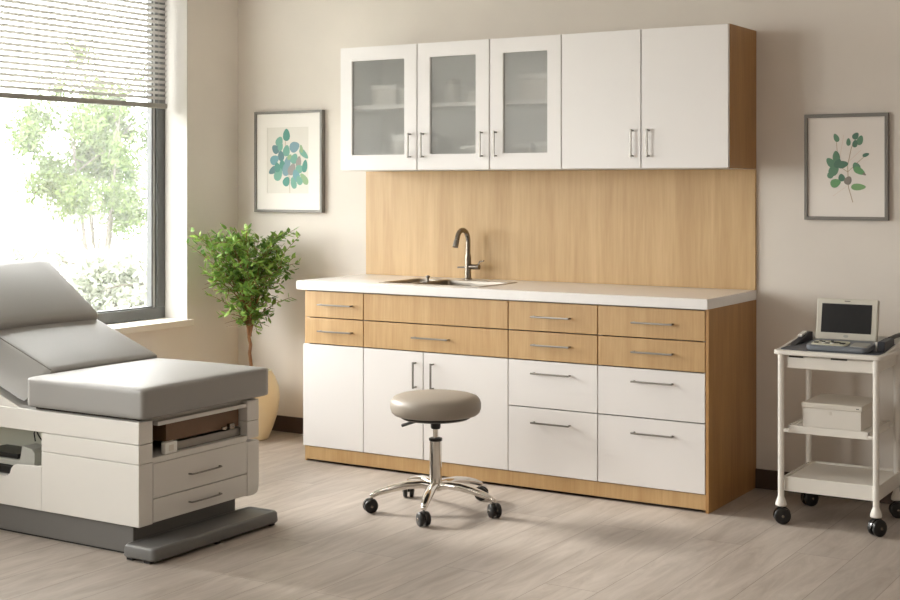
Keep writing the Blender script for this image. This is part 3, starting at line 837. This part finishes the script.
# after turning by pi about Z, local +x points to the head, local +y to the near side is mirrored
LB = .86
bm = soft_block(0.0, LB, -.348, .360, -.128, 0, .013, .006)
t2 = bmesh.new()
for v in bm.verts:                       # near side slopes inwards towards the top
    if v.co.y > 0: v.co.y -= .105*(v.co.z+.125)/.125*(v.co.y/.36)
    if v.co.x < .1: v.co.x += 0
t2.free()
bmesh.ops.transform(bm, matrix=mx, verts=bm.verts[:])
obj('back_cushion', bm, 'grey', ET, angle=70)
# piping along the upper near edge of the back section
bm = B(); add_tube(bm, [mx @ Vector((.01, .252, -.004)), mx @ Vector((LB-.01, .252, -.004))], .0035, 8); obj('piping', bm, 'piping', ET)
# white wedge plate below the back cushion
bm = B()
zz = lambda x: .512+(.897-x)*math.tan(ang)
add_prism(bm, [(.905, .5015), (.20, .5015), (.20, zz(.20)-.012), (.88, zz(.88)-.012)], 1, EY0+.004, EY1-.02, .002)
obj('back_support', bm, 'enamel', ET)
# head section: steeper puffed cushion lying on the upper back
ang2 = math.radians(35)
mx2 = T(.606, -2.0, .788) @ Matrix.Rotation(PI, 4, 'Z') @ Matrix.Rotation(-ang2, 4, 'Y')
bm = soft_block(-.004, .43, -.350, .347, -.080, .020, .030, .014)
for v in bm.verts: pass
bmesh.ops.transform(bm, matrix=mx2, verts=bm.verts[:])
obj('head_cushion', bm, 'grey', ET, angle=70)

# things stored inside the open bays
def in_bay(): pass
brd = B()
c = Matrix.Rotation(math.radians(0), 4, 'X')
add_box(brd, 1.17, 1.495, -2.175, -1.752, .398, .470, .002)
t = thing('stowed_step', 'brown board stowed in the open bay at the foot end of the exam table', 'step board', (1.33, -1.99, .3588))
obj('board', brd, 'brown', t)
bm = B(); add_box(bm, 1.482, 1.505, -2.15, -1.752, .3592, .392, .002); obj('runner', bm, 'steel', t)
bm = B(); add_box(bm, 1.18, 1.205, -2.19, -1.80, .3592, .392, .002); obj('runner', bm, 'steel', t)
bm = B(); add_box(bm, 1.506, 1.531, -2.215, -2.150, .3592, .404, .004); add_box(bm, 1.531, 1.5325, -2.198, -2.172, .370, .393, .0005, 1, 1)
lab(obj('end_block', bm, ['jar', 'boxlid'], t), 'white end block')
bm = B(); add_box(bm, 1.500, 1.516, -1.83, -1.80, .395, .418, .002); add_box(bm, 1.502, 1.512, -1.87, -1.84, .398, .410, .002); obj('latch', bm, 'nickel', t)

t = thing('control_unit', 'angular grey unit with cable in the side bay of the exam table', 'control box', (.90, -2.26, .27))
bm = B()
add_prism(bm, [(.850, .2705), (.940, .2705), (.940, .322), (.925, .338), (.868, .346)], 1, -2.325, -2.25, .004)
obj('housing', bm, 'greybox', t)
bm = B(); add_prism(bm, [(.915, .2705), (.997, .2705), (.997, .352), (.975, .360), (.93, .345)], 1, -2.245, -2.16, .004); obj('rear_housing', bm, 'greybox', t)
bm = B(); add_tube(bm, [(.905, -2.24, .325), (.885, -2.235, .350), (.855, -2.23, .372), (.835, -2.225, .395), (.825, -2.225, .375), (.838, -2.23, .345)], 0.0028, 8); obj('cable', bm, 'black', t)
t = thing('cable_tray', 'black and grey ribbed unit beside the angular one in the exam table bay', 'device', (.78, -2.26, .222))
bm = B(); add_box(bm, .60, .838, -2.315, -2.17, .2222, .258, .006); obj('black_housing', bm, 'black', t)
bm = B(); add_box(bm, .60, .842, -2.310, -2.17, .258, .282, .004); obj('grey_band', bm, 'greybox', t)
bm = B(); add_box(bm, .60, .815, -2.30, -2.17, .282, .302, .004); obj('black_lid', bm, 'black', t)

# ------------------------------------------------------------------ rolling stool
SXC, SYC = 2.058, -1.140
ST = thing('rolling_stool', 'round taupe rolling stool with a chrome five-armed base in front of the cabinets', 'stool', (SXC, SYC, 0))
bm = B()
prof = [(.001, .492), (.06, .4915), (.12, .489), (.155, .483), (.178, .475), (.188, .463), (.1925, .448), (.1925, .428), (.187, .411), (.177, .402), (.16, .400), (.001, .400)]
add_lathe(bm, prof, 64, mx=T(SXC, SYC, .0065), cap=False); obj('seat', bm, 'taupe', ST, angle=60)
bm = B(); add_lathe(bm, [(.1905, .4105), (.1875, .408), (.184, .406)], 64, mx=T(SXC, SYC, 0), cap=False)
bm.free()
bm = B(); add_lathe(bm, [(.001, .4060), (.150, .4060), (.150, .396), (.14, .390), (.001, .390)], 48, mx=T(SXC, SYC, 0), cap=False); obj('seat_plate', bm, 'black', ST)
bm = B(); add_lathe(bm, [(.05, .3895), (.05, .386), (.022, .384), (.021, .352), (.018, .346), (.001, .346)], 28, mx=T(SXC, SYC, 0)); obj('seat_mount', bm, 'black', ST)
bm = B(); add_tube(bm, [(SXC, SYC, .383), (SXC-.06, SYC-.01, .378), (SXC-.110, SYC-.02, .364), (SXC-.150, SYC-.03, .350)], [.0045, .0055, .0075, .009], 8, flat=(1.3, .8)); obj('height_lever', bm, 'black', ST)
bm = B(); add_lathe(bm, [(.0115, .30), (.0115, .347)], 24, mx=T(SXC, SYC, 0)); obj('piston', bm, 'chrome', ST)
bm = B(); add_lathe(bm, [(.028, .296), (.029, .300), (.029, .306), (.02, .309), (.012, .309)], 28, mx=T(SXC, SYC, 0)); lab(obj('collar', bm, 'black', ST), 'black collar ring')
bm = B(); add_lathe(bm, [(.022, .085), (.030, .088), (.033, .10), (.030, .118), (.0265, .125), (.0255, .295), (.02, .296)], 32, mx=T(SXC, SYC, 0)); obj('column', bm, 'chrome', ST)
def caster(parent, x, y, ang, R=.0295, hub_mat='hood'):
    """twin-wheel caster with hood; returns nothing"""
    mxx = T(x, y, 0) @ Matrix.Rotation(ang, 4, 'Z')
    wh = B()
    for s in (-1, 1):
        prof = [(.001, -.009), (R*.72, -.009), (R*.93, -.0075), (R, -.003), (R, .004), (R*.94, .008), (R*.7, .0105), (R*.35, .012), (.001, .012)]
        add_lathe(wh, prof, 28, mx=mxx @ T(0, s*.0135, R) @ Matrix.Rotation(-s*PI/2, 4, 'X'), cap=False)
    c = obj('caster', wh, 'black', parent)
    hd = B()
    pr = [(R*1.08*math.cos(a), R*1.08*math.sin(a)) for a in [PI*.12+PI*.88*k/12 for k in range(13)]]
    pr += [(R*.5*math.cos(a), R*.5*math.sin(a)) for a in reversed([PI*.12+PI*.88*k/12 for k in range(13)])]
    t = bmesh.new()
    v0 = [t.verts.new((px, -.0045, pz+R)) for px, pz in pr]; v1 = [t.verts.new((px, .0045, pz+R)) for px, pz in pr]
    n = len(pr)
    for i in range(12):
        t.faces.new((v0[i], v0[i+1], v0[n-2-i], v0[n-1-i])); t.faces.new((v1[n-1-i], v1[n-2-i], v1[i+1], v1[i]))
    for i in range(n): t.faces.new((v0[i], v1[i], v1[(i+1) % n], v0[(i+1) % n]))
    bmesh.ops.recalc_face_normals(t, faces=t.faces[:]); merge(hd, t, 0, mxx)
    obj('hood', hd, 'hood', c)
    for s in (-1, 1):
        hb = B(); add_lathe(hb, [(.001, 0), (.006, 0), (.005, .0015), (.001, .002)], 16, mx=mxx @ T(0, s*.0256, R) @ Matrix.Rotation(-s*PI/2, 4, 'X'), cap=False)
        obj('hub_cap', hb, 'nickel', c)
    return c
for k in range(5):
    a = math.radians(4+72*k); ca, sa = math.cos(a), math.sin(a)
    def P(r, z): return (SXC+r*ca, SYC+r*sa, z)
    bm = B()
    add_tube(bm, [P(.018, .104), P(.06, .112), P(.12, .110), P(.18, .100), P(.235, .086), P(.262, .076), P(.272, .070)], [.024, .024, .0235, .022, .019, .0155, .011], 12, flat=(.95, .72))
    add_lathe(bm, [(.010, .064), (.012, .067), (.012, .076), (.008, .080)], 16, mx=T(*P(.269, 0)))
    leg = obj('leg', bm, 'chrome', ST)
    bm = B(); add_lathe(bm, [(.0045, .055), (.0045, .068)], 10, mx=T(*P(.269, 0))); obj('caster_stem', bm, 'steel', leg)
    caster(ST, SXC+.277*ca, SYC+.277*sa, [2.5, .4, 2.2, .9, 2.6][k])

# ------------------------------------------------------------------ trolley
CT = thing('equipment_trolley', 'ivory three-shelf equipment trolley on black casters beside the cabinets', 'trolley', (3.56, -.38, 0))
CX0, CX1, CY0, CY1 = 3.342, 3.787, -.602, -.150
bm = B()
add_prism(bm, rounded(CX0, CX1, CY0, CY1, .03), 2, .688, .7065, .004)
# raised rear edge and sloping cheeks
add_box(bm, CX0+.015, CX1-.015, CY1-.02, CY1-.006, .705, .742, .003)
for x in (CX0+.006, CX1-.018):
    add_prism(bm, [(CY0+.06, .7055), (CY1-.006, .7055), (CY1-.006, .742), (CY0+.20, .722)], 0, x, x+.012, .002)
obj('top_tray', bm, 'cart', CT)
bm = B(); add_prism(bm, rounded(CX0+.022, CX1-.022, CY0+.028, CY1-.024, .02), 2, .7068, .7105, .001); obj('tray_mat', bm, 'navy', CT)
bm = B(); add_box(bm, 3.395, 3.752, -.575, -.20, .632, .682, .006); add_box(bm, 3.41, 3.735, -.56, -.21, .682, .690)
dr = obj('drawer', bm, 'cart', CT)
for x0, x1 in ((3.404, 3.462), (3.575, 3.64)):
    bm = B(); add_box(bm, x0, x1, -.5775, -.570, .6775, .6835, .001); obj('slot', bm, 'dark', dr)
def shelf(x0, x1, y0, y1, z0, z1, r=.012):
    bm = B(); add_prism(bm, rounded(x0, x1, y0, y1, r), 2, z0, z1-.008, .003)
    for q in ((x0, x1, y0, y0+.008), (x0, x1, y1-.008, y1), (x0, x0+.008, y0, y1), (x1-.008, x1, y0, y1)): add_box(bm, *q, z1-.012, z1, .002)
    return obj('shelf', bm, 'cart', CT)
shelf(3.392, 3.722, -.555, -.225, .366, .397)
shelf(3.378, 3.762, -.572, -.195, .130, .190)
for x, y in ((3.374, -.585), (3.757, -.585), (3.374, -.215), (3.750, -.235)):
    s = 1 if x < 3.5 else -1
    bm = B(); add_tube(bm, [(x+.012*s*0, y, .085), (x, y, .692)], .0125, 16)
    add_box(bm, min(x, x+s*.03), max(x, x+s*.03), y-.006, y+.006, .374, .388, .001)
    ps = obj('post', bm, 'cart', CT)
    bm = B(); add_lathe(bm, [(.011, .118), (.013, .108), (.018, .096), (.022, .084), (.023, .074), (.019, .070), (.001, .070)], 24, mx=T(x, y, 0)); obj('caster_cup', bm, 'cart', ps)
    bm = B(); add_lathe(bm, [(.014, .056), (.014, .070)], 12, mx=T(x, y, 0)); obj('caster_stem', bm, 'black', ps)
    caster(CT, x+.006, y-.006, [.5, 1.0, .9, .4][int(x > 3.5)+2*int(y > -.4)], R=.0335)
# storage box on the middle shelf
t = thing('storage_box', 'white lidded box standing on the middle shelf of the trolley', 'box', (3.56, -.37, .3975))
bm = B(); add_box(bm, 3.442, 3.680, -.515, -.245, .3895, .468, .003); obj('box_body', bm, 'boxw', t)
bm = B(); add_box(bm, 3.438, 3.684, -.519, -.241, .4685, .490, .003); lid = obj('lid', bm, 'boxlid', t)
bm = B(); add_box(bm, 3.661, 3.672, -.5198, -.5189, .477, .4805); obj('label_mark', bm, 'mark', lid)
bm = B(); add_lathe(bm, [(.001, 0), (.0075, 0), (.006, .001), (.001, .001)], 16, mx=T(3.555, -.515, .452) @ Matrix.Rotation(PI/2, 4, 'X'), cap=False); obj('finger_dent', bm, 'boxlid', t)

# dark padded side holders on the tray
t = thing('tray_holder', 'dark sloping padded holder with a white tab at the cabinet side of the trolley top', 'holder', (3.375, -.30, .711), 'dark holders on the trolley top')
bm = B(); add_prism(bm, [(-.44, .7112), (-.200, .7112), (-.200, .748), (-.24, .750), (-.41, .718)], 0, 3.362, 3.388, .004); obj('pad', bm, 'cuff', t)
bm = B(); add_prism(bm, [(-.34, .7360), (-.27, .7480), (-.27, .7570), (-.34, .7450)], 0, 3.366, 3.384, .002); obj('tab', bm, 'jar', t)
t = thing('tray_holder', 'dark block holder with a black bar beside the portable monitor on the trolley', 'holder', (3.752, -.40, .711), 'dark holders on the trolley top')
bm = B(); add_prism(bm, [(-.495, .7112), (-.335, .7112), (-.335, .750), (-.36, .756), (-.48, .750)], 0, 3.735, 3.766, .004); obj('pad', bm, 'cuff', t)
bm = B(); add_box(bm, 3.7265, 3.7348, -.480, -.455, .7112, .748, .002); obj('tab', bm, 'cart', t)
bm = B(); add_tube(bm, [(3.750, -.36, .750), (3.760, -.30, .757), (3.768, -.19, .758)], .009, 10); obj('bar', bm, 'black', t)

# portable monitor
PM = thing('portable_monitor', 'portable medical monitor with an open dark screen on the trolley top', 'monitor', (3.59, -.45, .711))
def tilt(b):
    bmesh.ops.transform(b, matrix=T(0, -.572, .7108) @ Matrix.Rotation(math.radians(5), 4, 'X') @ T(0, .572, -.7108), verts=b.verts[:]); return b
bm = B(); add_box(bm, 3.49, 3.704, -.44, -.425, .7108, .726, .002); obj('rear_foot', bm, 'black', PM)
bm = B(); add_prism(bm, rounded(3.468, 3.722, -.574, -.420, .03), 2, .7108, .732, .006); tilt(bm); obj('base', bm, 'monbase', PM)
bm = B(); add_prism(bm, rounded(3.488, 3.632, -.562, -.480, .018), 2, .7315, .7370, .0015); tilt(bm); kp = obj('keypad', bm, 'keypad', PM)
rg = random.Random(4)
for (x, y, w, h) in ((3.505, -.535, .018, .012), (3.530, -.515, .014, .01), (3.552, -.540, .016, .012), (3.582, -.520, .034, .016), (3.612, -.535, .018, .024), (3.515, -.505, .012, .008), (3.560, -.500, .012, .010)):
    bm = B(); add_box(bm, x-w/2, x+w/2, y-h/2, y+h/2,   .7365, .7400, .001); tilt(bm); lab(obj('button', bm, 'black', kp), 'dark button')
for (x, y) in ((3.535, -.540), (3.572, -.545), (3.545, -.520)):
    bm = B(); add_lathe(bm, [(.007, 0), (.007, .003), (.005, .004)], 14, mx=T(x, y, .7365)); tilt(bm); lab(obj('button', bm, 'jar', kp), 'white button')
bm = B(); add_prism(bm, rounded(3.645, 3.712, -.560, -.480, .012), 2, .7315, .7345, .001); tilt(bm); obj('touch_plate', bm, 'greybox', PM)
mxs = T(3.588, -.402, .732) @ Matrix.Rotation(math.radians(-11), 4, 'X')
def sc(x0, x1, y0, y1, z0, z1, bev, mi=0, b=None):
    b = b or B(); add_box(b, x0, x1, y0, y1, z0, z1, bev, 3, mi, mxs); return b
lidp = obj('screen_housing', sc(-.126, .126, -.012, .014, .006, .178, .006), 'monbody', PM)
obj('screen', sc(-.104, .102, -.0132, -.0118, .036, .156, .0005), 'screen', lidp)
bm = B(); add_lathe(bm, [(.001, 0), (.011, 0), (.010, .001), (.001, .001)], 20, mx=mxs @ T(0, -.012, .023) @ Matrix.Rotation(PI/2, 4, 'X') @ Matrix.Diagonal((1, .5, 1, 1)), cap=False); lab(obj('emblem', bm, 'greybox', lidp), 'small grey oval emblem')
bm = B(); add_box(bm, -.012, .012, -.0128, -.0115, .166, .1695, .0004, 1, 0, mxs); obj('camera_slot', bm, 'mark', lidp)
bm = B(); add_tube(bm, [mxs @ Vector((-.10, 0, .002)), mxs @ Vector((.10, 0, .002))], .008, 12); obj('hinge', bm, 'monbase', PM)

# ------------------------------------------------------------------ added ceiling panels, out of view, for fill light
for i, (x, y) in enumerate(((1.6, -2.2), (3.9, -2.2), (1.6, -4.8), (3.9, -4.8))):
    t = thing('ceiling_light', ['square ceiling light panel above the stool', 'square ceiling light panel above the floor near the trolley', 'square ceiling light panel over the window side of the room behind the camera', 'square ceiling light panel over the camera'][i], 'ceiling light', (x, y, CZ), 'recessed ceiling lights')
    bm = B(); add_box(bm, x-.31, x+.31, y-.31, y+.31, CZ-.022, CZ-.001, .003); obj('housing', bm, 'lampbody', t)
    bm = B(); add_box(bm, x-.285, x+.285, y-.285, y+.285, CZ-.026, CZ-.0225); obj('diffuser', bm, 'lamp', t)

# ------------------------------------------------------------------ light
sun = bpy.data.lights.new('sun', 'SUN'); sun.energy = 6.0; sun.angle = math.radians(10); sun.color = (1, .955, .915)
so = bpy.data.objects.new('sun', sun); COL.objects.link(so)
so.rotation_euler = Vector((1, .07, -.50)).to_track_quat('-Z', 'Y').to_euler()
w = bpy.data.worlds.new('overcast_sky'); scene.world = w; w.use_nodes = True
nt = w.node_tree; bg = nt.nodes['Background']
bg.inputs[0].default_value = (1, .985, .966, 1); bg.inputs[1].default_value = 14
for n, W in ((1, W1), (2, W2)):
    a = bpy.data.lights.new('window_portal', 'AREA'); a.shape = 'RECTANGLE'
    a.size = W[3]-W[2]; a.size_y = W[1]-W[0]; a.cycles.is_portal = True
    o = bpy.data.objects.new('window_portal', a); COL.objects.link(o)
    o.location = (-.24, (W[0]+W[1])/2, (W[2]+W[3])/2); o.rotation_euler = (0, -PI/2, 0)

# ------------------------------------------------------------------ camera
cam = bpy.data.cameras.new('camera'); co = bpy.data.objects.new('camera', cam); COL.objects.link(co)
f = 1384.13
cam.sensor_fit = 'HORIZONTAL'; cam.sensor_width = 36; cam.lens = f/900*36
cam.shift_x = 0; cam.shift_y = -(300-184.8)/900
co.location = (5.1923, -6.0988, 1.3793); co.rotation_euler = (PI/2, 0, .5533)
cam.clip_start = .05; cam.clip_end = 200
scene.camera = co
vs = scene.view_settings; vs.view_transform = 'Standard'; vs.look = 'None'; vs.gamma = 1; vs.use_curve_mapping = False
vs.exposure = -0.08
scene.cycles.max_bounces = 10; scene.cycles.diffuse_bounces = 6; scene.cycles.transmission_bounces = 8; scene.cycles.transparent_max_bounces = 12
scene.cycles.sample_clamp_indirect = 8
